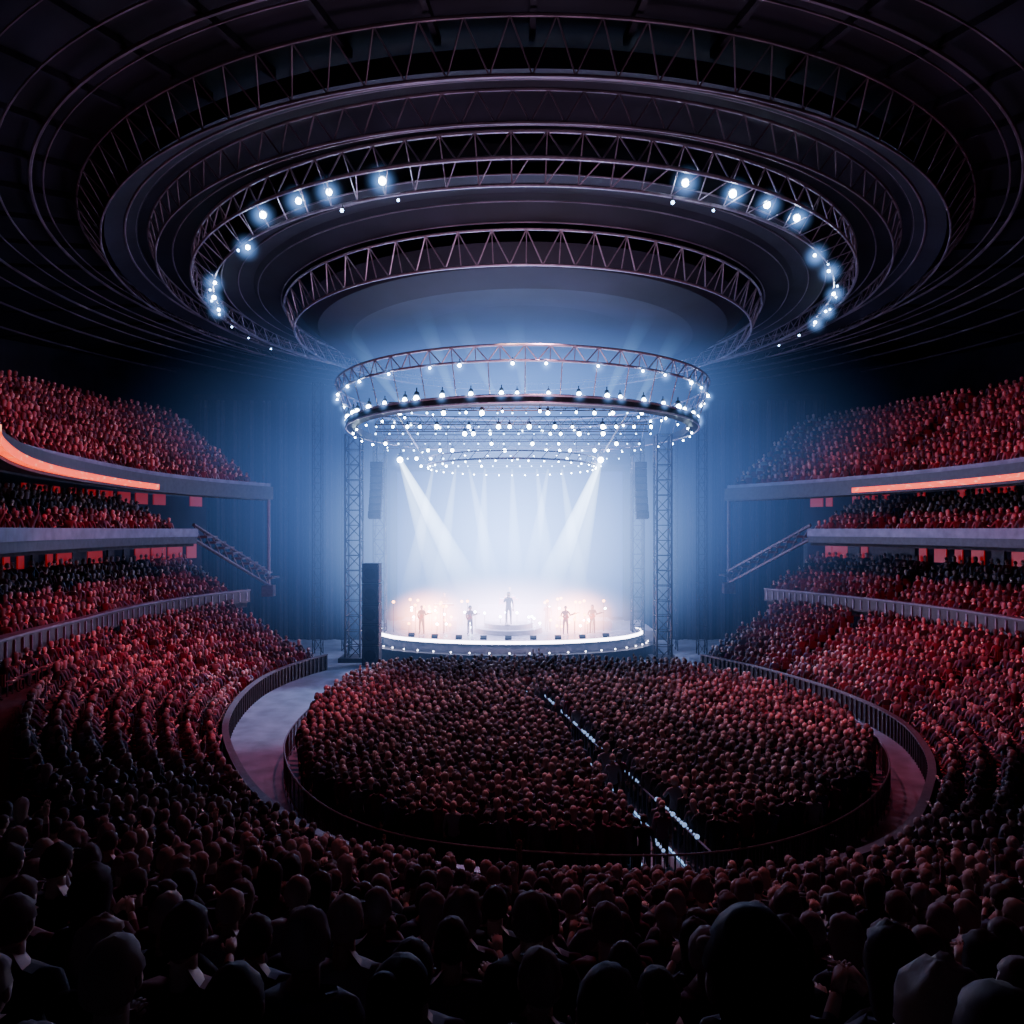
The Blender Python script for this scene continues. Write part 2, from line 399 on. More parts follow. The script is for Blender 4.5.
def person_mesh(name,pose='sit',arms='lap',hair='short',seed=0,turn=0,w=1.0,mats=None):
    sit=pose=='sit'; dz=0 if sit else 0.42
    sk={'pel':(0,0,.50+dz),'sp':(0,-.02,.68+dz),'ch':(0,-.01,.90+dz),'nb':(0,0,1.04+dz),'nt':(0,.015,1.13+dz)}
    rad={'pel':(.155*w,.115),'sp':(.14*w,.105),'ch':(.165*w,.115),'nb':(.075,.065),'nt':.05}
    ed=[('pel','sp'),('sp','ch'),('ch','nb'),('nb','nt')]
    hands=[]
    A={'lap':((.25,.02,.72),(.17,.25,.60)),'clap':((.25,.08,.76),(.06,.33,.92)),'up':((.27,.06,1.20),(.26,.08,1.46)),'down':((.25,-.02,.70),(.25,.06,.46)),
       'rail':((.25,.14,.74),(.2,.38,.80)),'guitar':((.28,-.02,.74),(.12,.22,.72)),'mic':((.24,.10,.80),(.05,.20,1.06))}
    for s,nm in((-1,'l'),(1,'r')):
        am=arms
        if arms=='oneup': am='up' if s==1 else ('lap' if sit else 'down')
        if arms=='mic': am='mic' if s==1 else 'down'
        if arms=='guitar' and s==-1: e,wv=((.27,.05,.78),(.46,.25,.90))
        else: e,wv=A[am]
        j=random.uniform(-.02,.02)
        sk[nm+'sh']=(s*.175*w,-.01,.985+dz); sk[nm+'el']=(s*(e[0]+j),e[1],e[2]+dz); sk[nm+'wr']=(s*wv[0],wv[1],wv[2]+dz)
        rad[nm+'sh']=.068*w; rad[nm+'el']=.043*w; rad[nm+'wr']=.028
        ed+=[('ch',nm+'sh'),(nm+'sh',nm+'el'),(nm+'el',nm+'wr')]
        W=Vector(sk[nm+'wr']); E=Vector(sk[nm+'el']); dd=(W-E).normalized()
        if am=='lap': dd=Vector((-s*.2,.8,-.25))
        hands.append((W,dd,s))
        sk[nm+'hip']=(s*.095,0.02,.46+dz); rad[nm+'hip']=.095*w
        if sit: kn=(s*.13,.44,.49); an=(s*.13,.42,.10); to=(s*.15,.56,.045)
        else: kn=(s*.12,.03,.49); an=(s*.13,-.02,.10); to=(s*.15,.12,.045)
        sk[nm+'kn']=kn; sk[nm+'an']=an; sk[nm+'to']=to; rad[nm+'kn']=.065; rad[nm+'an']=.045; rad[nm+'to']=.04
        ed+=[('pel',nm+'hip'),(nm+'hip',nm+'kn'),(nm+'kn',nm+'an'),(nm+'an',nm+'to')]
    bm_=body_mesh(sk,ed,rad)
    ms=[]
    for p in bm_.polygons:
        c=p.center; mi=1
        if c.z>1.06+dz and abs(c.x)<.1: mi=0
        if sit:
            if c.z<.56 and (c.y>-.2): mi=2
            if c.z<.09: mi=4
        else:
            if c.z<.46+dz and abs(c.x)<.22: mi=2
            if c.z<.09: mi=4
        for W,dd,s in hands:
            if (Vector(c)-W).length<0.10: mi=0
        ms.append(mi)
    mats=mats or PMATS
    mb2=MB(); mb2.v=[tuple(v.co) for v in bm_.vertices]; mb2.f=[tuple(p.vertices) for p in bm_.polygons]; mb2.m=ms
    for W,dd,s in hands: hand(mb2,W,dd,s,0)
    mb2.tube((0,0.0,1.03+dz),(0,0.015,1.17+dz),0.056,0.052,10,0)
    head(mb2,(0,0.02,1.225+dz),hair,turn,random.uniform(-.1,.1),seed)
    return mb2.mesh(name,mats,True)
def template(colname,specs):
    c=bpy.data.collections.new(colname)
    for i,s in enumerate(specs):
        me=person_mesh('%s_%02d'%(colname,i),seed=i*3.7,**s); o=bpy.data.objects.new('%s_%02d'%(colname,i),me); c.objects.link(o)
    return c
seated=template('seated_spectator',[
 dict(arms='lap',hair='short'),dict(arms='lap',hair='medium',w=.9,turn=.3),dict(arms='clap',hair='short',w=1.08),dict(arms='lap',hair='long',w=.88),
 dict(arms='rail',hair='curly',w=.95,turn=-.2),dict(arms='lap',hair='cap',w=1.05),dict(arms='oneup',hair='short',w=1.0),dict(arms='lap',hair='bun',w=.88,turn=-.4),
 dict(arms='lap',hair='short',w=1.12,turn=.15),dict(arms='lap',hair='short',w=1.1),dict(arms='clap',hair='long',w=.9),dict(arms='rail',hair='short',w=1.0)])
standing=template('standing_spectator',[
 dict(pose='stand',arms='down',hair='short'),dict(pose='stand',arms='clap',hair='medium',w=.9),dict(pose='stand',arms='down',hair='long',w=.88),
 dict(pose='stand',arms='down',hair='short',w=1.05),dict(pose='stand',arms='rail',hair='curly'),dict(pose='stand',arms='down',hair='short',w=1.1),dict(pose='stand',arms='oneup',hair='bun',w=.9),
 dict(pose='stand',arms='down',hair='cap',w=1.05)])
mb=MB()
mb.box((0,-0.02,0.40),(0.42,0.42,0.05)); 
for k in range(5):
    x=(k-2)*0.088; mb.box((x,-0.24-0.02*(4-(k-2)**2)*0.5+0.03,0.62),(0.09,0.035,0.40),0)
mb.box((-.225,-.05,.56),(.035,.34,.04)); mb.box((.225,-.05,.56),(.035,.34,.04))
mb.box((-.225,-.12,.28),(.03,.06,.56),mi=1); mb.box((.225,-.12,.28),(.03,.06,.56),mi=1)
seatc=bpy.data.collections.new('arena_seat'); so=bpy.data.objects.new('arena_seat_template',mb.mesh('arena_seat',[M_seat,M_dark])); seatc.objects.link(so)

def scatter(name,pts,coll,nvar,rjit=0.15,smin=.95,smax=1.06,rare=None,pj=0,force=None):
    me=bpy.data.meshes.new(name); me.from_pydata([(p[0]+random.uniform(-pj,pj),p[1]+random.uniform(-pj,pj),p[2]) for p,_ in pts],[],[])
    ra=me.attributes.new('rot','FLOAT_VECTOR','POINT'); sa=me.attributes.new('scl','FLOAT','POINT'); va=me.attributes.new('var','INT','POINT')
    R=[];S=[];V=[]
    for p,a in pts:
        R+=[0,0,a+random.uniform(-rjit,rjit)]; S.append(random.uniform(smin,smax)); v=random.randrange(nvar)
        if v==rare and random.random()>.15: v=0
        if force is not None: v=force
        V.append(v)
    ra.data.foreach_set('vector',R); sa.data.foreach_set('value',S); va.data.foreach_set('value',V)
    o=bpy.data.objects.new(name,me); col.objects.link(o)
    g=bpy.data.node_groups.new(name+'_instancer','GeometryNodeTree')
    g.interface.new_socket('Geometry',in_out='INPUT',socket_type='NodeSocketGeometry'); g.interface.new_socket('Geometry',in_out='OUTPUT',socket_type='NodeSocketGeometry')
    N=g.nodes; gi=N.new('NodeGroupInput'); go=N.new('NodeGroupOutput'); ci=N.new('GeometryNodeCollectionInfo'); ci.inputs['Collection'].default_value=coll
    ci.inputs['Separate Children'].default_value=True; ci.inputs['Reset Children'].default_value=True
    ip=N.new('GeometryNodeInstanceOnPoints'); ip.inputs['Pick Instance'].default_value=True
    def at(n,t):
        x=N.new('GeometryNodeInputNamedAttribute'); x.data_type=t; x.inputs['Name'].default_value=n
        return [s for s in x.outputs if s.enabled and s.name=='Attribute'][0]
    L=g.links
    L.new(gi.outputs[0],ip.inputs['Points']); L.new(ci.outputs[0],ip.inputs['Instance'])
    e2r=N.new('FunctionNodeEulerToRotation'); L.new(at('rot','FLOAT_VECTOR'),e2r.inputs[0]); L.new(e2r.outputs[0],ip.inputs['Rotation'])
    L.new(at('scl','FLOAT'),ip.inputs['Scale']); L.new(at('var','INT'),ip.inputs['Instance Index'])
    L.new(ip.outputs[0],go.inputs[0])
    md=o.modifiers.new('instances','NODES'); md.node_group=g
    return o
near=[s for s in seat_pts if 0.9<s[0].y<1.75 and abs(s[0].x)<1.5]
zr=near[0][0].z if near else 6.4
seat_pts=[s for s in seat_pts if not(0.9<s[0].y<1.75 and abs(s[0].x)<1.15)]
front=[(Vector((.50,1.42,zr)),0.0)]; front2=[(Vector((.14,1.25,zr)),0.05),(Vector((-.93,1.3,zr)),0.0),(Vector((1.0,1.4,zr)),0.0)]
print('seated',len(seat_pts),'floor',len(floor_pts))
scatter('seated_audience',seat_pts,seated,12,smin=.93,smax=1.1,rare=6,pj=.045)
scatter('tall_spectator',front,seated,12,.02,1.13,1.13,force=8)
scatter('near_spectators',front2,seated,12,.05,1.0,1.02,force=2)
scatter('arena_seats',seat_pts+front+front2,seatc,1,0,1,1)
scatter('standing_audience',floor_pts,standing,8,.3,rare=6)
scatter('arena_stewards',stand_pts,standing,8,.3,rare=6)

# ---------------------------------------------------------------- shell
mb=MB(); mb.box((0,35,-0.1),(110,130,0.2)); mb.obj('floor',[M_floor])
C=U(0.8,57,0)
mb=MB(); mb.lathe((C.x,30,0),[(52,0),(52,27),(52.5,27),(52.5,0)],96); mb.obj('wall_perimeter',[M_wall])
mb=MB(); mb.lathe((C.x,C.y,0),[(0.01,31.2*K),(26*K,31*K),(36*K,30.8*K),(90,30*K),(90,31.6*K),(0.01,32.5*K)],128)
for k in range(48):
    a=2*math.pi*k/48
    mb.box((C.x+math.cos(a)*45*K,C.y+math.sin(a)*45*K,30.7*K),(32*K,0.2,0.3),a)
mb.obj('ceiling',[M_roof])
def ring_truss(name,R1,h1,R2,h2,n,r=0.07,rd=0.045,m=M_truss,extra=None,sub=None):
    mb=MB(); z1=(11+h1)*K;z2=(11+h2)*K
    mb.torus((C.x,C.y,z1),R1*K,r,160); mb.torus((C.x,C.y,z2),R2*K,r,160)
    p=lambda R,z,t:(C.x+R*K*math.cos(t),C.y+R*K*math.sin(t),z)
    for k in range(n):
        a=2*math.pi*k/n;b=2*math.pi*(k+.5)/n;c=2*math.pi*(k+1)/n
        mb.tube(p(R1,z1,a),p(R2,z2,b),rd,n=5); mb.tube(p(R2,z2,b),p(R1,z1,c),rd,n=5)
        if sub: mb.tube(p(R1,z1,a),p(R2,z2,a),rd*.8,n=5)
    if extra:
        for R3,h3 in extra:
            mb.torus((C.x,C.y,(11+h3)*K),R3*K,r*0.8,160)
            for k in range(n):
                a=2*math.pi*k/n;b=2*math.pi*(k+.5)/n
                mb.tube(p(R2,z2,b),p(R3,(11+h3)*K,a),rd*.8,n=5); mb.tube(p(R3,(11+h3)*K,a),p(R1,z1,a),rd*.8,n=5)
    return mb.obj(name,[m])
ring_truss('roof_ring_truss',30.8,19.3,29.6,17.8,110,.06,.03,m=M_roofring)
ring_truss('roof_ring_truss',27.0,18.9,26.6,17.7,110,.06,.03,m=M_roofring)
ring_truss('lighting_ring_truss',24.4,18.6,24.5,17.3,90,0.08,0.035,extra=[(23.1,16.7)])
ring_truss('lighting_ring_truss',18.4,16.6,17.7,14.9,60,0.065,0.035,sub=True,m=M_truss)
ring_truss('lighting_ring_truss',14.7,11.2,14.5,10.3,60,0.07,0.035,sub=True)
mb=MB()
for R,h,rr in ((32.4,19.5,.04),(33,19.4,.08),(34.6,19.2,.05),(36.2,19.4,.04),(38,19.3,.08),(39.5,19.0,.05),(44,19.2,.08),(50,19.2,.08),(28.3,18.6,.06),(27.7,18.9,.04),(25.6,18.2,.04),(22.6,17.5,.04),(21.5,17.5,.03),(20.2,17.3,.03),(18.6,16.9,.04)):
    mb.torus((C.x,C.y,(11+h)*K),R*K,rr,160)
mb.obj('roof_ring_beam',[M_roofring])
mb=MB()
mb.lathe((C.x,C.y,11*K),[(22.6*K,17.5*K),(20.5*K,17.6*K),(18.6*K,16.9*K),(18.6*K,17.8*K),(22.6*K,18.2*K)],128)
mb.lathe((C.x,C.y,11*K),[(17.2*K,16.4*K),(16*K,15.4*K),(13.5*K,15.0*K),(9*K,15.4*K),(0.01,15.6*K),(0.01,16*K),(16.8*K,16.8*K)],128)
mb.lathe((C.x,C.y,11*K),[(27.6*K,18.9*K),(29.4*K,18.2*K),(29.6*K,18.9*K)],128)
mb.obj('roof_acoustic_panel',[M_roof])
mb=MB()
mb.lathe((C.x,C.y,11*K),[(13.9*K,8.25*K),(14.0*K,7.9*K),(13.2*K,7.75*K),(13.1*K,8.25*K),(13.9*K,8.25*K)],128,0)
mb.torus((C.x,C.y,19.3*K),13.95*K,0.07,160,mi=1); mb.torus((C.x,C.y,18.85*K),13.95*K,0.06,160,mi=1)
for k in range(40):
    a=2*math.pi*k/40
    mb.tube((C.x+13.9*K*math.cos(a),C.y+13.9*K*math.sin(a),19.3*K),(C.x+14.5*K*math.cos(a),C.y+14.5*K*math.sin(a),21.3*K),0.03,mi=1)
mb.obj('stage_roof_ring',[M_dark,M_truss])
# ---------------------------------------------------------------- lamps
glow_pts=[];glow_small=[]
def lamp_set(name,pts,r,house=True,m=None,glow=None,vary=0):
    mb=MB()
    for p in pts:
        p=Vector(p); rr=r*(1+random.uniform(-vary,vary))
        mb.ball(p,rr,8,6,0)
        if glow is not None: glow.append((p-Vector((0,.15,.1)),0))
        if house:
            mb.tube(p+Vector((0,rr*.4,rr*.5)),p+Vector((0,rr*1.6,rr*2.2)),rr*1.25,rr*.9,8,1)
            mb.tube(p+Vector((0,rr*1.2,rr*2)),p+Vector((0,rr*1.4,rr*4)),rr*.25,n=5,mi=1)
    return mb.obj(name,[m or M_lamp,M_dark])
def ringp(R,h,degs): return [(C.x+R*K*math.cos(math.radians(a)),C.y+R*K*math.sin(math.radians(a)),(11+h)*K) for a in degs]
lamp_set('ring_spotlights',ringp(23.8,17.1,[252.5,245,240,233,289,296,302,308.5]),0.14,glow=glow_pts,vary=.2)
lamp_set('ring_spotlights',ringp(23.1,16.3,[226,208,200,318,326,338,348,355,193]),0.10,glow=glow_pts,vary=.3)
lamp_set('ring_spotlights',ringp(23.3,16.3,[246,254,294,288,204,198,190,182,174,4,12,340,323,334,357,165,224,347]),0.06,m=M_lamp2,vary=.3)
lamp_set('stage_ring_spotlights',ringp(14.6,10.1,[x+((x*7)%5) for x in range(0,360,11)]),0.08,glow=glow_small,vary=.3)
lamp_set('stage_ring_spotlights',ringp(13.9,8.45,[x+((x*3)%4) for x in range(184,358,7)]),0.12,glow=glow_small,vary=.3)
lamp_set('stage_ring_spotlights',ringp(13.4,7.4,range(4,360,10)),0.06,m=M_lamp,vary=.3)
mb=MB(); lp=[];lp2=[]
for j,(yy,h,w) in enumerate(((48,8.2,9),(51,7.7,10),(54,7.6,10.5),(57,7.2,10.5),(60,7.0,10.5),(63,6.6,9.5),(66,6.2,8.5))):
    a=U(-w,yy,11+h);b=U(w,yy,11+h);up=Vector((0,0,.45))
    for o in(Vector((0,0,0)),up,Vector((0,.4,.2))): mb.tube(a+o,b+o,.035,n=5)
    n=int(2*w/.9)
    for k in range(n):
        p=a.lerp(b,k/n);q=a.lerp(b,(k+.5)/n);r2=a.lerp(b,(k+1)/n)
        mb.tube(p,q+up,.02,n=4); mb.tube(q+up,r2,.02,n=4)
    nl=int(2*w/1.1)
    for k in range(nl+1):
        p=a.lerp(b,(k+random.uniform(-.2,.2))/nl)-Vector((0,0,.15))
        (lp if random.random()<.35 else lp2).append(p)
for s in(-1,1):
    mb.tube(U(s*8,47,19.2),U(s*8,67,17.2),.05)
mb.obj('stage_lighting_rig',[M_trussd])
lamp_set('stage_rig_lights',lp,0.11,vary=.3); lamp_set('stage_rig_lights',lp2,0.05,m=M_lamp2,vary=.4)
mb=MB(); CC=U(0,62,16.6); mb.torus(CC,7.4*K,.07,96); mb.torus(CC+Vector((0,0,.5)),7.4*K,.05,96)
for k in range(40):
    a=2*math.pi*k/40;b=2*math.pi*(k+.5)/40
    mb.tube(CC+Vector((7.4*K*math.cos(a),7.4*K*math.sin(a),0)),CC+Vector((7.4*K*math.cos(b),7.4*K*math.sin(b),.5)),.03,n=4)
for k in range(4):
    a=math.pi/4+math.pi/2*k; mb.tube(CC+Vector((7.4*K*math.cos(a),7.4*K*math.sin(a),0.5)),CC+Vector((7.4*K*math.cos(a),7.4*K*math.sin(a),2.5)),.02,n=4)
mb.obj('flown_ring_truss',[M_trussd])
lamp_set('flown_ring_lights',[CC+Vector((7.4*K*math.cos(2*math.pi*k/36),7.4*K*math.sin(2*math.pi*k/36),-.15)) for k in range(36)],0.05)
lamp_set('key_spotlights',[U(-9.6,60,17),U(7.6,60,17)],0.2,glow=glow_pts)

# ---------------------------------------------------------------- stage
st=empty('concert_stage')
sc0=U(-0.2,63.2,0)
mb=MB()
mb.lathe(sc0,[(0.01,2.0*K),(11.8*K,2.0*K),(11.8*K,1.7*K),(11.5*K,1.7*K),(11.5*K,0)],96,0,1,0.56)
mb.lathe(sc0,[(11.5*K,1.0*K),(13*K,1.0*K),(13*K,0)],96,1,1,0.58)
mb.box(U(-0.2,67,1),(26*K,9*K,1.98*K),0,0)
mb.obj('deck',[M_deck,M_dark],st)
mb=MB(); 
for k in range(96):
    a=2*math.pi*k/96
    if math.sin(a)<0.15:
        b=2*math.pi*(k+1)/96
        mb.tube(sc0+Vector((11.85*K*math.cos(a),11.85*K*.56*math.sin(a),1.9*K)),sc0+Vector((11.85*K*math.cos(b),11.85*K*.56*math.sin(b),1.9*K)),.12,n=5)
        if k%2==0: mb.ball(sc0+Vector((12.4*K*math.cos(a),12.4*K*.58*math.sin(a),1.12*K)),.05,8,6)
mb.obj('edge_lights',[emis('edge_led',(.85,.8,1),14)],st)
mb=MB(); mb.lathe(U(-0.3,62.4,0),[(0.01,2.8*K),(2.2*K,2.8*K),(2.2*K,2.0*K)],48); mb.lathe(U(-0.3,62.4,0),[(2.2*K,2.4*K),(3.0*K,2.4*K),(3.0*K,2*K)],48)
mb.box(U(-7.5,64.5,2.4),(5*K,3*K,.8*K)); mb.box(U(6.5,64.5,2.4),(5*K,3*K,.8*K)); mb.box(U(-0.2,66.3,2.9),(6*K,3.2*K,1.8*K))
mb.obj('risers',[M_deck],st)
m=bpy.data.materials.new('video_screen'); m.use_nodes=True; nt=m.node_tree; bs=nt.nodes['Principled BSDF']; bs.inputs['Base Color'].default_value=(.01,.01,.01,1)
tc=nt.nodes.new('ShaderNodeTexCoord'); gr=nt.nodes.new('ShaderNodeVectorMath'); gr.operation='LENGTH'; mp=nt.nodes.new('ShaderNodeMapping')
mp.inputs['Location'].default_value=(0,0,.18); mp.inputs['Scale'].default_value=(.085,.085,.08)
rr=nt.nodes.new('ShaderNodeValToRGB'); e=rr.color_ramp.elements; e[0].position=0; e[0].color=(.22,.35,1,1); e[1].position=.9; e[1].color=(.03,.10,.45,1)
nt.links.new(tc.outputs['Object'],mp.inputs['Vector']); nt.links.new(mp.outputs['Vector'],gr.inputs[0]); nt.links.new(gr.outputs['Value'],rr.inputs['Fac']); nt.links.new(rr.outputs['Color'],bs.inputs['Emission Color']); bs.inputs['Emission Strength'].default_value=.6
mb=MB(); mb.box((0,0,0),(22.5*K,.15,14.5*K)); o=mb.obj('stage_video_screen',[m],None,loc=U(-0.2,70,9.6))
mb=MB()
for s in(-1,1): mb.box(U(-0.2+s*11.6,69.9,9.6),(.5,.5,15.4*K))
mb.box(U(-0.2,69.9,17.2),(24*K,.5,.5)); mb.obj('screen_frame_truss',[M_dark])
mb=MB()
for s in(-1,1):
    for k in range(46):
        x=-0.2+s*(12.6+k*0.42); mb.tube(U(x,70.5+.25*math.sin(k*1.7),0),U(x,70.5+.25*math.sin(k*1.7),24),.24,n=6)
mb.box(U(-0.2,71,24),(64*K,.4,1.2)); mb.obj('stage_drape',[M_black])
def box_truss(mb,x,y,z0,z1,w=.9,r=.06,mi=0,bay=1.0):
    cs=[(x-w/2,y-w/2),(x+w/2,y-w/2),(x+w/2,y+w/2),(x-w/2,y+w/2)]
    for c in cs: mb.tube((*c,z0),(*c,z1),r,n=6,mi=mi)
    n=int((z1-z0)/bay)
    for k in range(n):
        a=z0+(z1-z0)*k/n;b=z0+(z1-z0)*(k+1)/n
        for j in range(4):
            p=cs[j];q=cs[(j+1)%4]
            if k%2: p,q=q,p
            mb.tube((*p,a),(*q,b),r*.55,n=4,mi=mi); mb.tube((*cs[j],b),(*cs[(j+1)%4],b),r*.5,n=4,mi=mi)
for s in(-1,1):
    mb=MB(); X=(-0.3+s*13.0)*K
    box_truss(mb,X,59*K,0,19.0*K,1.0,.07); box_truss(mb,X-s*1.6*K,62*K,0,19.0*K,.8,.06)
    mb.box((X,59*K,.15),(1.8,1.8,.3)); mb.obj('stage_truss_tower',[M_dark])
    mb=MB()
    for k in range(8):
        z=(16.6-k*.62)*K; t=.03*k
        mb.box(((-0.3+s*11.4)*K,(60.6-.02*k*k)*K,z),(.85,.5,.46),0,0,Matrix.Rotation(-t,3,'X')); mb.box(((-0.3+s*11.4)*K,(60.6-.02*k*k)*K-.27,z),(.75,.03,.34),0,1,Matrix.Rotation(-t,3,'X'))
    mb.tube(((-0.3+s*11.4)*K,60.6*K,16.8*K),((-0.3+s*11.4)*K,60.6*K,19.0*K),.04); mb.obj('line_array_speaker',[M_black,M_dark])
    if s<0:
        mb=MB()
        for k in range(5):
            mb.box(((-0.3+s*12.2)*K,58.6*K,(.9+k*1.65)*K),(1.1,1.1,1.3)); 
            mb.box(((-0.3+s*12.2)*K,58.6*K-.57,(.9+k*1.65)*K),(1.0,.03,1.15),0,1)
            mb.tube(((-0.3+s*12.2)*K,58.6*K-.57,(.9+k*1.65)*K),((-0.3+s*12.2)*K,58.6*K-.63,(.9+k*1.65)*K),.42,.36,16,0)
        mb.obj('speaker_stack',[M_black,M_dark],loc=(.9,-1.3,0))
    mb=MB()
    box_truss(mb,(-0.2+s*17)*K,62*K,0,24*K,.6,.04,0,1.0); box_truss(mb,(-0.2+s*14.9)*K,64*K,0,22*K,.6,.04,0,1.0); mb.obj('stage_mast',[M_black])

def perf(name,x,y,z,rz,hair,arms,pose='stand'):
    ms=[mat(name+'_skin',(.5,.3,.22),.5),mat(name+'_top',random.choice([(.12,.06,.06),(.03,.02,.03),(.15,.03,.03)]),.7),mat(name+'_trousers',(.02,.02,.03),.7),mat(name+'_hair',(.03,.02,.015),.5),M_black]
    me=person_mesh(name,pose,arms,hair,seed=x,mats=ms); o=bpy.data.objects.new(name,me); col.objects.link(o); o.location=U(x,y,z); o.rotation_euler[2]=rz; o.scale=(1.15,)*3; return o
def guitar(par,bass=False):
    mb=MB(); c=Vector((0,.22,1.10)); ax=Vector((-.9,.05,.32)).normalized(); up=Vector((0,1,0))
    R=Matrix((ax,up.cross(ax).normalized(),up)).transposed()
    out=[(-.20,0),(-.18,.13),(-.06,.15),(.02,.10),(.10,.13),(.18,.10),(.15,.03),(.15,-.03),(.18,-.10),(.10,-.12),(.02,-.10),(-.06,-.15),(-.18,-.13)]
    n=len(out); vs=[c+R@Vector((a,b,-.02)) for a,b in out]+[c+R@Vector((a,b,.02)) for a,b in out]
    mb.add(vs,[tuple(range(n-1,-1,-1)),tuple(range(n,2*n))]+[(k,(k+1)%n,n+(k+1)%n,n+k) for k in range(n)],0)
    mb.tube(c+ax*.12,c+ax*(.72 if bass else .6),.022,.018,6,1); mb.box(c+ax*(.78 if bass else .66),(.14,.06,.03),0,1)
    mb.obj('electric_guitar',[mat('guitar_body',(.5,.08,.05),.25),mat('guitar_neck',(.2,.1,.05),.4)],par)
o=perf('singer',-0.3,60.8,2.8,math.pi,'medium','mic'); o.scale=(1.3,)*3
mb=MB(); mb.tube((.06,.30,0),(.06,.30,1.45),.012); mb.tube((.06,.30,1.42),(.05,.24,1.55),.02,.028,8); mb.cyl((.06,.30,.015),.15,.03); mb.obj('microphone_stand',[M_dark],o)
for nm,x,y,z,b in(('guitarist',-7.8,60.5,2.0,0),('bassist',4.6,60.2,2.0,1),('guitarist',7.0,61,2.0,0),('guitarist',-3.6,60.2,2.0,0)):
    o=perf(nm,x,y,z,math.pi+random.uniform(-.3,.3),random.choice(['long','short','curly']),'guitar'); guitar(o,b)
o=perf('backing_singer',3.2,63.2,2.0,math.pi,'long','mic')
o=perf('keyboard_player',-6.2,64.3,2.8,math.pi,'short','rail')
mb=MB(); mb.box((0,.5,1.0),(1.3,.35,.1)); mb.box((0,.42,1.06),(1.2,.15,.02),0,1); 
for s in(-1,1): mb.tube((s*.4,.5,.95),(-s*.4,.5,0),.025)
mb.obj('keyboard',[M_black,mat('piano_keys',(.8,.8,.8),.3)],o)
o=perf('drummer',-0.2,66.0,3.8,math.pi,'short','rail','sit')
dk=empty('drum_kit',U(-0.2,65.2,3.8),math.pi)
M_drum=mat('drum_shell',(.4,.05,.08),.25); M_skin2=mat('drum_head',(.8,.8,.78),.5); M_cym=mat('cymbal_brass',(.8,.6,.25),.25,.9)
mb=MB(); mb.tube((0,.15,.3),(0,.6,.3),.3,.3,24,0); mb.tube((0,.6,.3),(0,.62,.3),.28,.28,24,1)
for x,y,z,r_,h in((-.28,.2,.75,.16,.22),(.28,.2,.75,.16,.22),(.6,-.15,.45,.22,.4),(-.5,-.1,.6,.18,.14)):
    mb.cyl((x,y,z),r_,h,20,0); mb.cyl((x,y,z+h/2+.005),r_*.97,.015,20,1)
    for k in range(3):
        a=k*2.1; mb.tube((x+r_*math.cos(a),y+r_*math.sin(a),z),(x+r_*1.1*math.cos(a),y+r_*1.1*math.sin(a),0),.012)
for x,y,z in((-.75,.25,1.15),(.8,.2,1.2),(.35,.55,1.3)):
    mb.lathe((x,y,z),[(.01,.03),(.05,.02),(.24,0)],20,2); mb.tube((x,y,0),(x,y,z),.012)
mb.cyl((0,-.75,.22),.17,.44,16,0)
mb.obj('drums',[M_drum,M_skin2,M_cym],dk)
mb=MB()
for k in range(9):
    x=-8.5+k*2.05; y=63.2-6.0*math.sqrt(max(0,1-(x/12.2)**2))+.3
    c=U(x,y,2.15); mb.box(c,(.45,.3,.14),0,0,Matrix.Rotation(.5,3,'X')); 
mb.obj('stage_monitor_speaker',[M_black])
pl=[];wl=[]
for k in range(46): pl.append(U(random.choice([-7.2,5.4])+random.gauss(0,1.6),random.uniform(60.5,65),random.uniform(2.4,4.9)))
for k in range(44): wl.append(U(random.uniform(-9.5,9.5),random.uniform(61,67),random.uniform(2.3,3.8)))
for n_,L_,m_,r_ in(('stage_amber_lights',pl,emis('amber_lamp',(1,.30,.12),20),.11),('stage_floor_lights',wl,M_lamp,.09)):
    mb=MB()
    for p in L_: mb.ball(p,r_,8,6,0); mb.tube(p-Vector((0,0,.1)),Vector((p.x,p.y,2.0*K)),.025,n=5,mi=1); mb.tube(p,p+Vector((0,.2,.02)),r_*1.1,r_*.9,8,1)
    mb.obj(n_,[m_,M_dark])
mb=MB()
for x in(-9.5,-5.2,-3.8,2.4,5.2,8.8):
    for k in range(2): mb.box(U(x,66.2,2.35+k*.9),(.95,.5,.68)); mb.box(U(x,66.2,2.35+k*.9)-Vector((0,.26,0)),(.85,.02,.56),0,1)
mb.obj('guitar_amplifier_stack',[M_black,M_dark])

# ---------------------------------------------------------------- haze glow: volumes emit the light that haze would scatter
def haze_mat(name,colr,s,power,step=1.0):
    m=bpy.data.materials.new(name); m.use_nodes=True; nt=m.node_tree; nt.nodes.remove(nt.nodes['Principled BSDF'])
    em=nt.nodes.new('ShaderNodeEmission'); em.inputs['Color'].default_value=(*colr,1)
    tc=nt.nodes.new('ShaderNodeTexCoord'); ln=nt.nodes.new('ShaderNodeVectorMath'); ln.operation='LENGTH'
    a=nt.nodes.new('ShaderNodeMath'); a.operation='SUBTRACT'; a.inputs[0].default_value=1; a.use_clamp=True
    p=nt.nodes.new('ShaderNodeMath'); p.operation='POWER'; p.inputs[1].default_value=power
    q=nt.nodes.new('ShaderNodeMath'); q.operation='MULTIPLY'; q.inputs[1].default_value=s
    L=nt.links; L.new(tc.outputs['Object'],ln.inputs[0]); L.new(ln.outputs['Value'],a.inputs[1]); L.new(a.outputs[0],p.inputs[0]); L.new(p.outputs[0],q.inputs[0]); L.new(q.outputs[0],em.inputs['Strength'])
    L.new(em.outputs[0],nt.nodes['Material Output'].inputs['Volume'])
    try: m.cycles.volume_step_rate=step
    except Exception: pass
    return nosample(m)
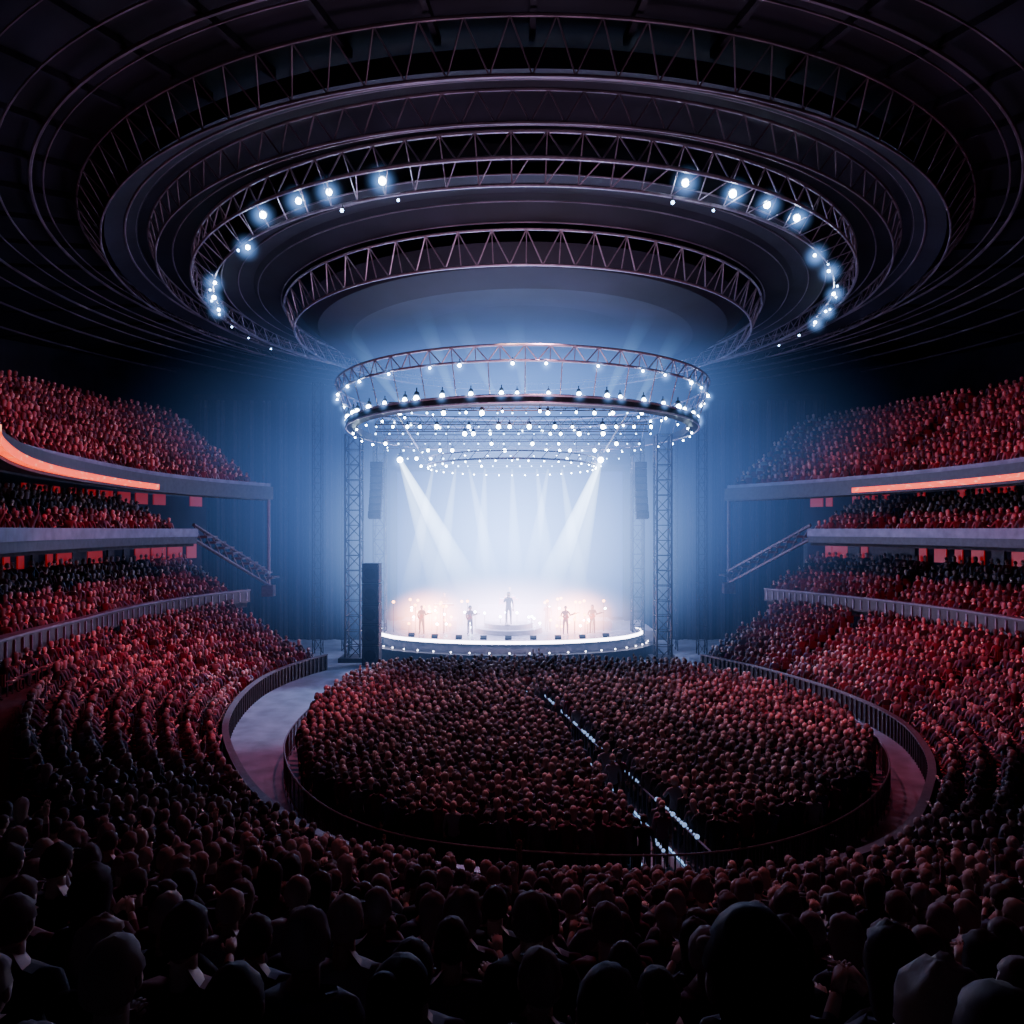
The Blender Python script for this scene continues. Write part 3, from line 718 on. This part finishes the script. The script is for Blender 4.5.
def ico(name,m,sub=4):
    bm=bmesh.new(); bmesh.ops.create_icosphere(bm,subdivisions=sub,radius=1); me=bpy.data.meshes.new(name); bm.to_mesh(me); bm.free(); me.materials.append(m); return me
def haze(name,loc,scale,colr,s,power,parent=None,step=2.0):
    o=bpy.data.objects.new(name,ico(name,haze_mat(name,colr,s,power,step))); col.objects.link(o); o.location=loc; o.scale=scale
    if parent: o.parent=parent
hz=empty('stage_haze_glow')
haze('wide_haze_glow',U(-0.2,59,14.0),(38*K,16*K,21*K),(.10,.22,.66),.20,2.2,hz)
haze('core_haze_glow',U(-0.2,61,10),(20*K,9*K,15*K),(.30,.50,1.0),.95,2.2,hz)
haze('rig_haze_glow',U(0.4,55,22.5),(22*K,14*K,6.5*K),(.14,.32,.85),.16,1.8,hz)
haze('deck_haze',U(-0.2,62.8,3.4),(12.5*K,5*K,4.2*K),(.90,.62,.95),3.2,1.8,hz)
for x in(-7.2,5.4): haze('warm_haze_glow',U(x,61.5,3.5),(4.2*K,3*K,2.8*K),(1.0,.30,.16),13.0,2.1,hz)
for nm,pts,rad,s in(('lamp_halo',glow_pts,.85,4.6),('lamp_halo_small',glow_small,.55,5.5)):  # self-glowing balls paint the halo around each lamp
    c=bpy.data.collections.new(nm); o=bpy.data.objects.new(nm+'_ball',ico(nm,haze_mat(nm,(.20,.42,1),s,3.5),3)); c.objects.link(o)
    scatter(nm+'s',pts,c,1,0,rad,rad)
def beam(p,q,r0,r1,s,colr,par):  # shaft of light painted as a self-glowing cone that fades along its length
    p=Vector(p);q=Vector(q);d=q-p;L=d.length
    mb=MB(); mb.tube((0,0,0),(0,0,1),r0/L,r1/L,16)
    m=bpy.data.materials.new('light_beam'); m.use_nodes=True; nt=m.node_tree; nt.nodes.remove(nt.nodes['Principled BSDF'])
    em=nt.nodes.new('ShaderNodeEmission'); em.inputs['Color'].default_value=(*colr,1)
    tc=nt.nodes.new('ShaderNodeTexCoord'); sp=nt.nodes.new('ShaderNodeSeparateXYZ'); mr=nt.nodes.new('ShaderNodeMapRange')
    mr.inputs['From Min'].default_value=0; mr.inputs['From Max'].default_value=1; mr.inputs['To Min'].default_value=1; mr.inputs['To Max'].default_value=0
    pw=nt.nodes.new('ShaderNodeMath'); pw.operation='POWER'; pw.inputs[1].default_value=2.2
    ml=nt.nodes.new('ShaderNodeMath'); ml.operation='MULTIPLY'; ml.inputs[1].default_value=s
    Lk=nt.links; Lk.new(tc.outputs['Object'],sp.inputs[0]); Lk.new(sp.outputs['Z'],mr.inputs['Value']); Lk.new(mr.outputs[0],pw.inputs[0]); Lk.new(pw.outputs[0],ml.inputs[0]); Lk.new(ml.outputs[0],em.inputs['Strength'])
    Lk.new(em.outputs[0],nt.nodes['Material Output'].inputs['Volume']); nosample(m)
    o=mb.obj('beam',[m],par); o.location=p; o.scale=(L,L,L); o.rotation_mode='QUATERNION'; o.rotation_quaternion=Vector((0,0,1)).rotation_difference(d.normalized()); return o
bp=empty('stage_light_beams')
W=(.6,.78,1)
beam(U(-9.6,60,17),U(-2.8,60,4.5),.14,1.1,11.0,W,bp); beam(U(-9.6,60,17),U(-5.5,60,4),.12,1.0,5.0,W,bp)
beam(U(7.6,60,17),U(2.4,60,4.5),.14,1.1,11.0,W,bp); beam(U(7.6,60,17),U(4.8,60,4),.12,1.0,5.0,W,bp)
for x,x2 in((-5,-6.8),(-2.4,-2.8),(0,.4),(2.2,3.6),(4.4,6.4),(-7,-9.5),(-3.8,-1),(3.2,1)):
    beam(U(x,62,16.4),U(x2,62,3.5),.08,.8,3.6,W,bp)
for x,y,x2,y2,z2 in((-4,50,-6,44,25.5),(6.5,50,9,45,25.6),(-8,52,-12,48,25.5),(1,49,0,44,25),(-1,49,-4,45,25.5),(9,52,12,48,25.5)):
    beam(U(x,y,20),U(x2,y2,z2),.12,.6,1.0,(.25,.55,1),bp)

# ---------------------------------------------------------------- lights
def light(kind,name,loc,tgt,e,c,**kw):
    l=bpy.data.lights.new(name,kind); l.energy=e; l.color=c
    for k,v in kw.items(): setattr(l,k,v)
    o=bpy.data.objects.new(name,l); col.objects.link(o); o.location=loc
    if tgt is not None: o.rotation_euler=(Vector(tgt)-Vector(loc)).to_track_quat('-Z','Y').to_euler()
    return o
for s,x0 in((-1,-21),(1,25)):
    cxx=2 
    light('SPOT','wash_light_red',U(cxx+s*7,36,24),U(x0+s*3,45,13),10000,(1,.02,.06),spot_size=math.radians(76),spot_blend=.6,shadow_soft_size=.6)
    light('SPOT','wash_light_rose',U(cxx+s*5,34,24),U(x0-s*4,38,1),17000,(1,.11,.19),spot_size=math.radians(64),spot_blend=1.0,shadow_soft_size=.6)
light('SPOT','wash_light_mauve',U(2,42,25),U(3,33,0),14500,(.92,.40,.58),spot_size=math.radians(66),spot_blend=.8,shadow_soft_size=.5)
light('SPOT','rim_fill_light',U(3,34,26),U(2,16,3),6500,(1,.22,.28),spot_size=math.radians(52),spot_blend=1.0,shadow_soft_size=.5)  # unseen spot added for a reddish rim on the near heads
light('AREA','stage_backlight',U(-0.2,60,18),U(2,38,0),2600,(.45,.5,1),shape='RECTANGLE',size=18,size_y=4)
light('AREA','stage_top_light',U(-0.2,60,16.5),U(-0.2,64,2),5000,(.7,.7,1),shape='RECTANGLE',size=16,size_y=5,spread=math.radians(100))
light('SPOT','stage_front_light',U(0,40,26),U(0,63,3),12000,(1,.5,.35),spot_size=math.radians(30),spot_blend=.5,shadow_soft_size=.4)
light('SPOT','concourse_fill_light',U(-11,54,20),U(-13.5,43,0),24000,(.45,.62,1),spot_size=math.radians(34),spot_blend=.6,shadow_soft_size=.3)  # added spot standing in for stage spill on the left walkway
light('SPOT','concourse_fill_light',U(16,56,20),U(18.3,45,0),18000,(.45,.62,1),spot_size=math.radians(34),spot_blend=.6,shadow_soft_size=.3)  # matching added spot for the right walkway
light('AREA','roof_fill_light',U(0.8,34,14),U(.8,42,30),1500,(.85,.56,.85),shape='DISK',size=12)  # unseen area lamp added to bring out the roof rings from below
light('AREA','roof_fill_light',U(0.8,57,22),U(.8,56,40),450,(.2,.42,1),shape='DISK',size=12)  # second unseen area lamp, added to tint the roof panels blue
w=bpy.data.worlds.new('World'); sc.world=w; w.use_nodes=True; w.node_tree.nodes['Background'].inputs[0].default_value=(.02,.02,.05,1); w.node_tree.nodes['Background'].inputs[1].default_value=.1
# ---------------------------------------------------------------- camera
cd=bpy.data.cameras.new('camera'); cd.sensor_width=36; cd.lens=36*700/1024; cd.shift_y=18/1024; cd.clip_start=.05; cd.clip_end=500
co=bpy.data.objects.new('camera',cd); col.objects.link(co); co.location=(0,0,CAMZ); co.rotation_euler=(math.pi/2,0,0); sc.camera=co
